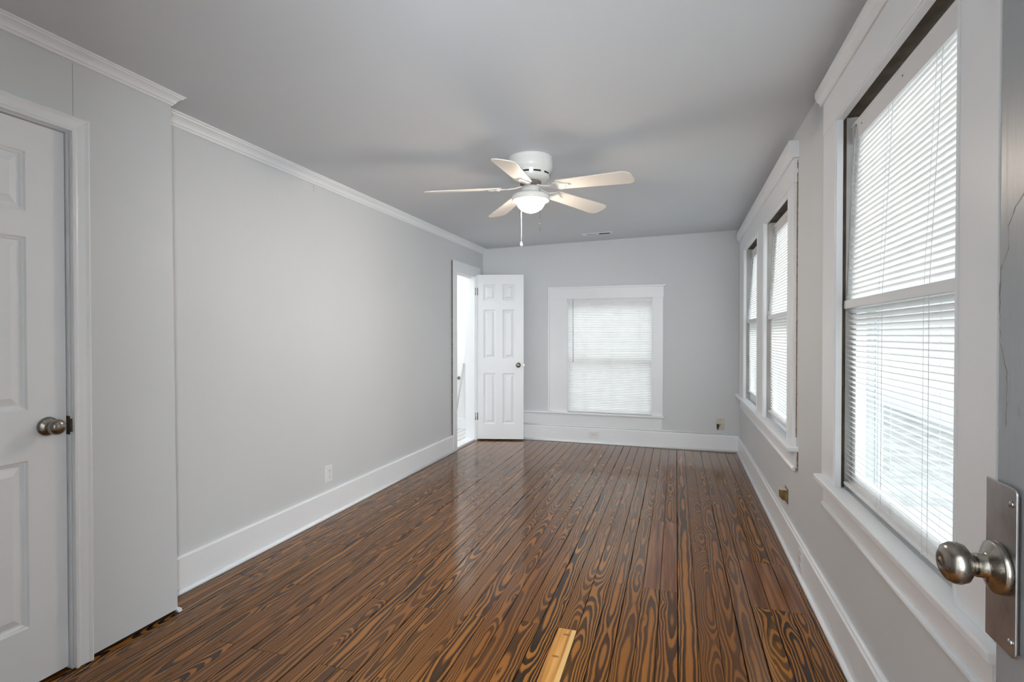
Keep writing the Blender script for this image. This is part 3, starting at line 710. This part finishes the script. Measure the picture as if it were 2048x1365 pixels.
# ------------------------------------------------------------------ mini blinds
def blind(name, label, origin, rz, width, prof, z_bottom, head, wand, cords, tilt_fn, group, valance=True, seed=1):
    """local x = along the slats (0..width), local y = into the room is -y; prof(z) gives y of the slat centre"""
    rnd = random.Random(seed)
    root = empty(name, origin, rz); tag(root, label, 'blind', group)
    zt = head
    y_h = prof(zt)
    m = MB()
    hp = [(-0.013, 0.0), (-0.013, 0.024), (-0.010, 0.026), (-0.008, 0.023), (0.010, 0.023), (0.013, 0.026), (0.013, 0.0)]
    m.extrude(hp, lambda a, c: (-0.004, y_h + a, zt + c), lambda a, c: (width + 0.004, y_h + a, zt + c)); m.build('headrail', M['plastic'], root, 0.0008)
    if valance:
        m = MB(); m.extrude([(-0.018, -0.030), (-0.014, -0.030), (-0.014, 0.046), (-0.020, 0.046), (-0.022, 0.040), (-0.018, 0.034)], lambda a, c: (-0.010, y_h + a, zt + c), lambda a, c: (width + 0.012, y_h + a, zt + c))
        va = m.build('valance', M['plastic'], root, 0.001)
        for fx in (0.12, 0.52, 0.88):
            m = MB(); m.lathe([(0.0028, -0.0192), (0.0028, -0.0178)], (width * fx, y_h, zt + 0.012), 'y', 8); m.build('nail_hole', M['dark'], va)
    m = MB(); z = z_bottom + 0.022
    while z < zt - 0.006:
        res = tilt_fn(z)
        if res is not None:
            t = res + rnd.uniform(-2.0, 2.0); yc_ = prof(z)
            w = 0.0125; n = 4; ca, sa = math.cos(R(t)), math.sin(R(t))
            e0 = rnd.uniform(-0.002, 0.002); dz = rnd.uniform(-0.0006, 0.0006)
            seg = 6; rows = []
            for i in range(seg + 1):
                x = width * i / seg + e0; bz = rnd.uniform(-0.0005, 0.0005); row = []
                for q in range(n + 1):
                    s = -w + 2 * w * q / n; cr = 0.0022 * (1 - (s / w) ** 2)
                    # s runs from the outer edge to the room edge
                    row.append(m.b.verts.new((x, yc_ - s * ca - cr * sa * -1, z + s * sa + cr * ca + dz + bz)))
                rows.append(row)
            for A, B in zip(rows, rows[1:]):
                for q in range(n):
                    f = m.b.faces.new([A[q], A[q + 1], B[q + 1], B[q]]); f.smooth = True
        z += 0.0198
    m.build('slats', M['slat'], root, recalc=False)
    yb = prof(z_bottom)
    m = MB(); m.extrude([(-0.012, 0), (-0.013, 0.008), (-0.009, 0.012), (0.009, 0.012), (0.013, 0.008), (0.012, 0)], lambda a, c: (0, yb + a, z_bottom + c), lambda a, c: (width, yb + a, z_bottom + c))
    m.build('bottom_rail', M['plastic'], root, 0.001)
    def path(x, off, z1, z0):
        n = 16; return [(x, prof(z1 + (z0 - z1) * i / n) + off, z1 + (z0 - z1) * i / n) for i in range(n + 1)]
    for x in cords:
        m = MB(); m.tube(path(x, -0.0145, zt, z_bottom), 0.0006, 5); m.build('lift_cord', M['plastic'], root)
        m = MB(); m.tube(path(x + 0.03, -0.0135, zt, z_bottom + 0.01), 0.0009, 5); m.tube(path(x + 0.03, 0.0135, zt, z_bottom + 0.01), 0.0009, 5); m.build('ladder_cord', M['plastic'], root)
        m = MB(); m.lathe([(0, -0.017), (0.005, -0.016), (0.005, -0.012), (0.004, -0.010)], (x, yb, z_bottom + 0.006), 'y', 12); m.build('cord_button', M['plastic'], root)
    if wand:
        wx, wz, dy = wand
        m = MB(); m.tube([(wx, y_h - 0.020, zt + 0.030), (wx, y_h - 0.024, zt + 0.020), (wx, prof(wz) + dy, wz)], 0.0036, 8); m.build('wand', M['wandm'], root)
    return root
# right-wall blinds: local x -> -Y (from the far jamb towards the camera), local y -> +X
GB = 'white mini blinds on the right windows'
def lean_prof(meet, ztop, xin, xout):
    def f(z):
        if z <= meet: return xin
        return xin + (xout - xin) * (z - meet) / (ztop - meet)
    return f
MEET1 = 1.400
def tilt1(z):
    if MEET1 - 0.028 < z < MEET1 + 0.014: return None
    return 36 if z < MEET1 else 60
x0 = 0.0
blind('window_blind', 'large white slatted blind hanging in the window nearest the camera', (0.0, 2.418, 0), R(-90), 0.952,
      lean_prof(MEET1, 2.07, 0.648, 0.676), 0.668, 2.066, (0.055, 1.425, -0.02), (0.38, 0.72), tilt1, GB, seed=3)
def tilt2(z):
    if 1.412 - 0.028 < z < 1.412 + 0.014: return None
    return 62 if z < 1.4 else 50
blind('window_blind', 'white slatted blind in the near half of the double window', (0.0, 4.328, 0), R(-90), 0.905,
      lean_prof(1.412, 2.05, 0.650, 0.690), 0.695, 2.045, (0.05, 1.45, -0.02), (0.2, 0.70), tilt2, GB, seed=4)
blind('window_blind', 'white slatted blind in the far half of the double window', (0.0, 5.598, 0), R(-90), 0.910,
      lean_prof(1.412, 2.05, 0.650, 0.690), 0.722, 2.045, (0.05, 1.45, -0.02), (0.2, 0.70), tilt2, GB, seed=5)
blind('window_blind', 'white slatted blind closed over the window in the far wall', (W4[0] + 0.008, YF - 0.002, 0), 0, W4[1] - W4[0] - 0.016,
      lambda z: 0.012, 0.362, 1.668, (0.058, 0.95, -0.006), (0.18, 0.48, 0.80), lambda z: 57, None, valance=False, seed=6)

# ------------------------------------------------------------------ ceiling fan
FX, FY = -0.891, 3.16; FZ = zc(FX)
fan = empty('ceiling_fan', (FX, FY, FZ)); tag(fan, 'white five-blade ceiling fan with a lit glass bowl and two pull chains', 'ceiling fan')
m = MB(); m.lathe([(0.128, 0.004), (0.136, 0.0), (0.138, -0.010), (0.134, -0.018), (0.138, -0.026), (0.138, -0.060), (0.133, -0.076), (0.123, -0.086), (0.120, -0.092), (0.118, -0.122), (0.110, -0.134), (0.090, -0.143), (0.066, -0.147), (0.03, -0.147)], (0, 0, 0), 'z', 56)
child(m, 'motor_housing', M['fanwhite'], fan)
for i in range(10):
    m = MB()
    a0 = 2 * PI * i / 10 + 0.1
    for q in range(4):
        a, c = a0 + q * 0.1, a0 + (q + 1) * 0.1
        m.hexa([(math.cos(a) * 0.117, math.sin(a) * 0.117, -0.113), (math.cos(a) * 0.1205, math.sin(a) * 0.1205, -0.113), (math.cos(c) * 0.1205, math.sin(c) * 0.1205, -0.113), (math.cos(c) * 0.117, math.sin(c) * 0.117, -0.113)],
               [(math.cos(a) * 0.117, math.sin(a) * 0.117, -0.103), (math.cos(a) * 0.1205, math.sin(a) * 0.1205, -0.103), (math.cos(c) * 0.1205, math.sin(c) * 0.1205, -0.103), (math.cos(c) * 0.117, math.sin(c) * 0.117, -0.103)])
    child(m, 'vent_slot', M['dark'], fan)
m = MB(); m.lathe([(0.060, -0.146), (0.066, -0.150), (0.066, -0.168), (0.052, -0.176), (0.03, -0.178)], (0, 0, 0), 'z', 40); child(m, 'flywheel', M['crackm'], fan)
m = MB(); m.lathe([(0.050, -0.176), (0.058, -0.180), (0.060, -0.204), (0.066, -0.214), (0.080, -0.222), (0.050, -0.224)], (0, 0, 0), 'z', 40); child(m, 'switch_housing', M['fanwhite'], fan)
m = MB(); m.lathe([(0.070, -0.221), (0.100, -0.226), (0.113, -0.232), (0.117, -0.240), (0.118, -0.262), (0.115, -0.266), (0.098, -0.268), (0.092, -0.262), (0.06, -0.240)], (0, 0, 0), 'z', 56); child(m, 'light_ring', M['fanwhite'], fan)
m = MB(); pr = [(0.091, -0.256)] + [(0.091 * math.cos(a), -0.261 - 0.078 * math.sin(a)) for a in [i * PI / 2 / 12 for i in range(13)]]
pr[-1] = (0, pr[-1][1]); m.lathe(pr, (0, 0, 0), 'z', 48); child(m, 'lamp_bowl', M['bowl'], fan)
def blade(a):
    """blade along local angle a"""
    ca, sa = math.cos(a), math.sin(a); tw = R(-12); droop = R(-3.6)
    def T(s, t, h):       # s along, t across, h up
        t2, h2 = t * math.cos(tw) - h * math.sin(tw), t * math.sin(tw) + h * math.cos(tw)
        rr = 0.10 + (s - 0.10) * math.cos(droop); zz = -0.187 + h2 + (s - 0.10) * math.sin(droop)
        return (ca * rr - sa * t2, sa * rr + ca * t2, zz)
    out = []
    L0, L1 = 0.185, 0.665
    for i in range(15):
        s = L0 + (L1 - 0.06 - L0) * i / 14; out.append((s, 0.055 + 0.018 * (s - L0) / (L1 - L0)))
    for i in range(1, 9):
        an = i / 8 * PI / 2; out.append((L1 - 0.06 + 0.06 * math.sin(an), 0.0725 * (math.cos(an) ** 0.55) if i < 8 else 0.0))
    poly = [(s, t) for s, t in out] + [(s, -t) for s, t in out[::-1][1:]]
    # round the root corners
    poly = [(L0, 0.040), (L0 + 0.012, 0.052)] + poly[1:-1] + [(L0 + 0.012, -0.052), (L0, -0.040)]
    m = MB(); m.extrude(poly, lambda s, t: T(s, t, -0.003), lambda s, t: T(s, t, 0.003)); bl = child(m, 'blade', M['blade'], fan, 0.0012)
    m = MB()
    arm = [(0.050, 0.014), (0.10, 0.011), (0.145, 0.012), (0.165, 0.030), (0.185, 0.044), (0.215, 0.040), (0.225, 0.022), (0.262, 0.010), (0.268, 0.0)]
    ap = arm + [(s, -t) for s, t in arm[::-1][1:]]
    def T2(s, t, h):
        p = T(s, t, h - 0.0075); k_ = max(0.0, min(1.0, (0.16 - s) / 0.11)); 
        return (p[0], p[1], p[2] + 0.016 * k_ * k_)
    m.extrude(ap, lambda s, t: T2(s, t, -0.0035), lambda s, t: T2(s, t, 0.0035))
    for s, t in ((0.20, 0.024), (0.20, -0.024), (0.245, 0.0)):
        p = Vector(T(s, t, -0.0125)); m.lathe([(0.0, -0.002), (0.004, -0.001), (0.005, 0.001)], p, 'z', 10)
    m.build('blade_iron', M['fanwhite'], bl, 0.001)
for kx in range(5): blade(R(201 - 72 * kx))
def chain(dx, dy, z0, z1, fob):
    m = MB(); n = int((z0 - z1) / 0.012)
    m.tube([(dx, dy, z0 - (z0 - z1) * i / 10) for i in range(11)], 0.0013, 6)
    for i in range(n): m.lathe([(0, -0.002), (0.0017, 0), (0, 0.002)], (dx, dy, z0 - i * 0.012), 'z', 6)
    c = child(m, 'pull_chain', M['fanwhite'] if fob == 'drop' else M['nickel'], fan)
    m = MB()
    if fob == 'drop': m.lathe([(0, 0.004), (0.003, 0.0), (0.0075, -0.014), (0.0088, -0.021), (0.007, -0.028), (0, -0.032)], (dx, dy, z1), 'z', 16); m.build('drop_fob', M['plastic'], c)
    else: m.lathe([(0, 0.002), (0.003, 0.0), (0.003, -0.010), (0.0014, -0.012), (0.0014, -0.026), (0.003, -0.028), (0.0028, -0.040), (0, -0.042)], (dx, dy, z1), 'z', 10); m.build('chain_end', M['nickel'], c)
chain(-0.0705, 0.030, -0.222, -0.512, 'drop')
chain(0.080, -0.079, -0.215, -0.432, 'metal')

# ------------------------------------------------------------------ outlets, vent, boxes
def outlet(label, loc, rz, horizontal=False, group=None):
    root = empty('wall_outlet', loc, rz); tag(root, label, 'outlet', group)
    hw, hh = (0.058, 0.036) if horizontal else (0.036, 0.058)
    m = MB(); m.box(-hw, hw, -0.006, 0, -hh, hh); child(m, 'cover_plate', M['plastic'], root, 0.003, seg=3)
    for s in (-1, 1):
        cx, cz = (s * 0.0195, 0) if horizontal else (0, s * 0.0195)
        m = MB(); pts = []
        for q in range(20):
            a = 2 * PI * q / 20; x, z = 0.0165 * math.cos(a), 0.0165 * math.sin(a)
            if horizontal: x = max(-0.0135, min(0.0135, x))
            else: z = max(-0.0135, min(0.0135, z))
            pts.append((cx + x, cz + z))
        m.extrude(pts, lambda x, z: (x, -0.0085, z), lambda x, z: (x, -0.005, z)); rc = child(m, 'receptacle', M['plastic'], root)
        m = MB()
        for sx_, w, h in ((-0.006, 0.0022, 0.009), (0.006, 0.0022, 0.0075)):
            if horizontal: m.box(cx - h / 2, cx + h / 2, -0.0088, -0.0084, cz + sx_ - w / 2, cz + sx_ + w / 2)
            else: m.box(cx + sx_ - w / 2, cx + sx_ + w / 2, -0.0088, -0.0084, cz + 0.003 - h / 2, cz + 0.003 + h / 2)
        gx, gz = (cx + 0.009, cz) if horizontal else (cx, cz - 0.008)
        m.lathe([(0.0026, -0.0088), (0.0026, -0.0084)], (gx, 0, gz), 'y', 10)
        m.build('slots', M['dark'], rc)
    m = MB(); m.lathe([(0.003, -0.0066), (0.003, -0.0055)], (0, 0, 0), 'y', 12); child(m, 'screw', M['nickel'], root)
    return root
outlet('white duplex outlet on the left wall above the baseboard', (XL, 3.093, 0.297), R(90))
outlet('white duplex outlet turned sideways in the far baseboard', (-0.954, YF - 0.018, 0.104), 0, True)
outlet('white duplex outlet in the right baseboard below the windows', (XR - 0.018, 3.03, 0.092), R(-90))

cv = empty('ceiling_vent', (-0.845, 5.70, zc(-0.845))); cv.rotation_euler = (0, -math.atan(0.0205), 0); tag(cv, 'small white slotted air vent in the ceiling beyond the fan', 'vent')
m = MB(); m.box(-0.17, 0.15, -0.05, 0.05, -0.006, 0.0)
child(m, 'frame', M['plastic'], cv, 0.002)
m = MB(); m.box(-0.130, -0.005, -0.022, 0.022, -0.0075, -0.0055); child(m, 'damper', M['crackm2'] if 'crackm2' in M else M['wandm'], cv)
m = MB(); m.box(0.008, 0.125, -0.024, 0.024, -0.0075, -0.0055); child(m, 'dark_slot', M['dark'], cv)

bx = empty('junction_box', (0.428, YF, 0.296)); tag(bx, 'broken ivory wall box with a hanging dark wire low on the far wall', 'junction box')
m = MB(); m.box(-0.040, 0.040, -0.006, 0, 0.0, 0.062); child(m, 'cover_plate', M['ivory'], bx, 0.002)
m = MB(); m.box(-0.012, 0.040, -0.020, 0, -0.060, -0.001); child(m, 'box', M['ivory'], bx, 0.003)
m = MB(); m.box(-0.036, -0.012, -0.002, 0, -0.05, 0.0); child(m, 'opening', M['dark'], bx)
m = MB(); m.tube([(0.0, -0.010, 0.003), (-0.008, -0.022, -0.012), (-0.020, -0.024, -0.030), (-0.026, -0.020, -0.048), (-0.026, -0.014, -0.062)], 0.0045, 8)
m.tube([(-0.034, -0.008, 0.002), (-0.030, -0.012, -0.030), (-0.027, -0.012, -0.058)], 0.004, 8); child(m, 'wire', M['rawwood_shade'], bx)

jk = empty('brass_wall_box', (XR, 3.52, 0.300), R(-90)); tag(jk, 'tarnished brass box sticking out of the wall below the double window', 'junction box')
m = MB(); m.box(-0.045, 0.045, -0.004, 0, -0.045, 0.045); child(m, 'wall_plate', M['crackm'], jk, 0.001)
m = MB(); m.hexa([(-0.034, -0.004, -0.030), (0.034, -0.004, -0.034), (0.034, -0.004, 0.036), (-0.034, -0.004, 0.034)], [(-0.030, -0.040, -0.022), (0.020, -0.030, -0.028), (0.020, -0.030, 0.030), (-0.030, -0.040, 0.032)]); child(m, 'box', M['brass'], jk, 0.003)
m = MB(); m.box(-0.034, 0.030, -0.044, -0.004, 0.034, 0.037); child(m, 'lid', M['ivory'], jk, 0.001)

# things inside the bathroom
tb = empty('towel_bar', (-2.86, 6.42, 0.70)); tag(tb, 'chrome towel bar on the bathroom wall seen through the doorway', 'towel bar')
m = MB(); m.lathe([(0.024, 0), (0.022, -0.008), (0.012, -0.014), (0.010, -0.055), (0.014, -0.060), (0.014, -0.072), (0, -0.075)], (0.055, 0, 0), 'y', 20); child(m, 'post', M['nickel'], tb)
m = MB(); m.lathe([(0.024, 0), (0.022, -0.008), (0.012, -0.014), (0.010, -0.055), (0.014, -0.060), (0.014, -0.072), (0, -0.075)], (-0.50, 0, 0), 'y', 20); child(m, 'post', M['nickel'], tb)
m = MB(); m.lathe([(0.009, -0.50), (0.009, 0.055)], (0, -0.064, 0), 'x', 16); child(m, 'bar', M['nickel'], tb)
strip = MB(); strip.tube([(-2.83, 6.30, 0.024), (-2.735, 6.404, 0.90)], 0.011, 12); ro = strip.build('grey_strip', M['stripm']); tag(ro, 'thin grey rod leaning on the bathroom wall behind the open doorway', 'strip')  # thin grey tube slanting from the floor up to the wall

# ------------------------------------------------------------------ outdoors
M['siding'] = paint('pale_siding', (0.88, 0.88, 0.88), 0.7, 0.05)
m = MB(); m.box(5.2, 5.4, -4, 45, -0.6, 2.6)
for i in range(20): m.extrude([(0, 0), (0.02, 0), (0.004, 0.15), (0, 0.15)], lambda o, z: (5.2 - o, -4, -0.5 + i * 0.155 + z), lambda o, z: (5.2 - o, 45, -0.5 + i * 0.155 + z))
nb = struct(m.build('wall_neighbour', M['siding']), 'pale clapboard wall of the house next door', 'wall')
MB().box(5.08, 5.17, 17.75, 18.10, -0.5, 2.5).build('downspout', M['steel'], nb, 0.01)
MB().box(5.14, 5.18, 16.75, 17.35, 0.4, 2.0).build('shutter', M['wandm'], nb, 0.01)
MB().box(5.14, 5.18, 18.75, 19.0, -0.5, 2.5).build('corner_board', M['wandm'], nb, 0.01)
struct(MB().box(0.80, 40, -20, 40, -0.8, -0.6).build('ground_concrete', M['concrete']), 'lawn outside the right windows', 'ground')  # pale concrete ground, brightens what shows between the slats
struct(MB().box(-40, 0.80, 6.9, 40, -0.8, -0.6).build('ground_yard', M['concrete']), 'yard outside the far window', 'ground')
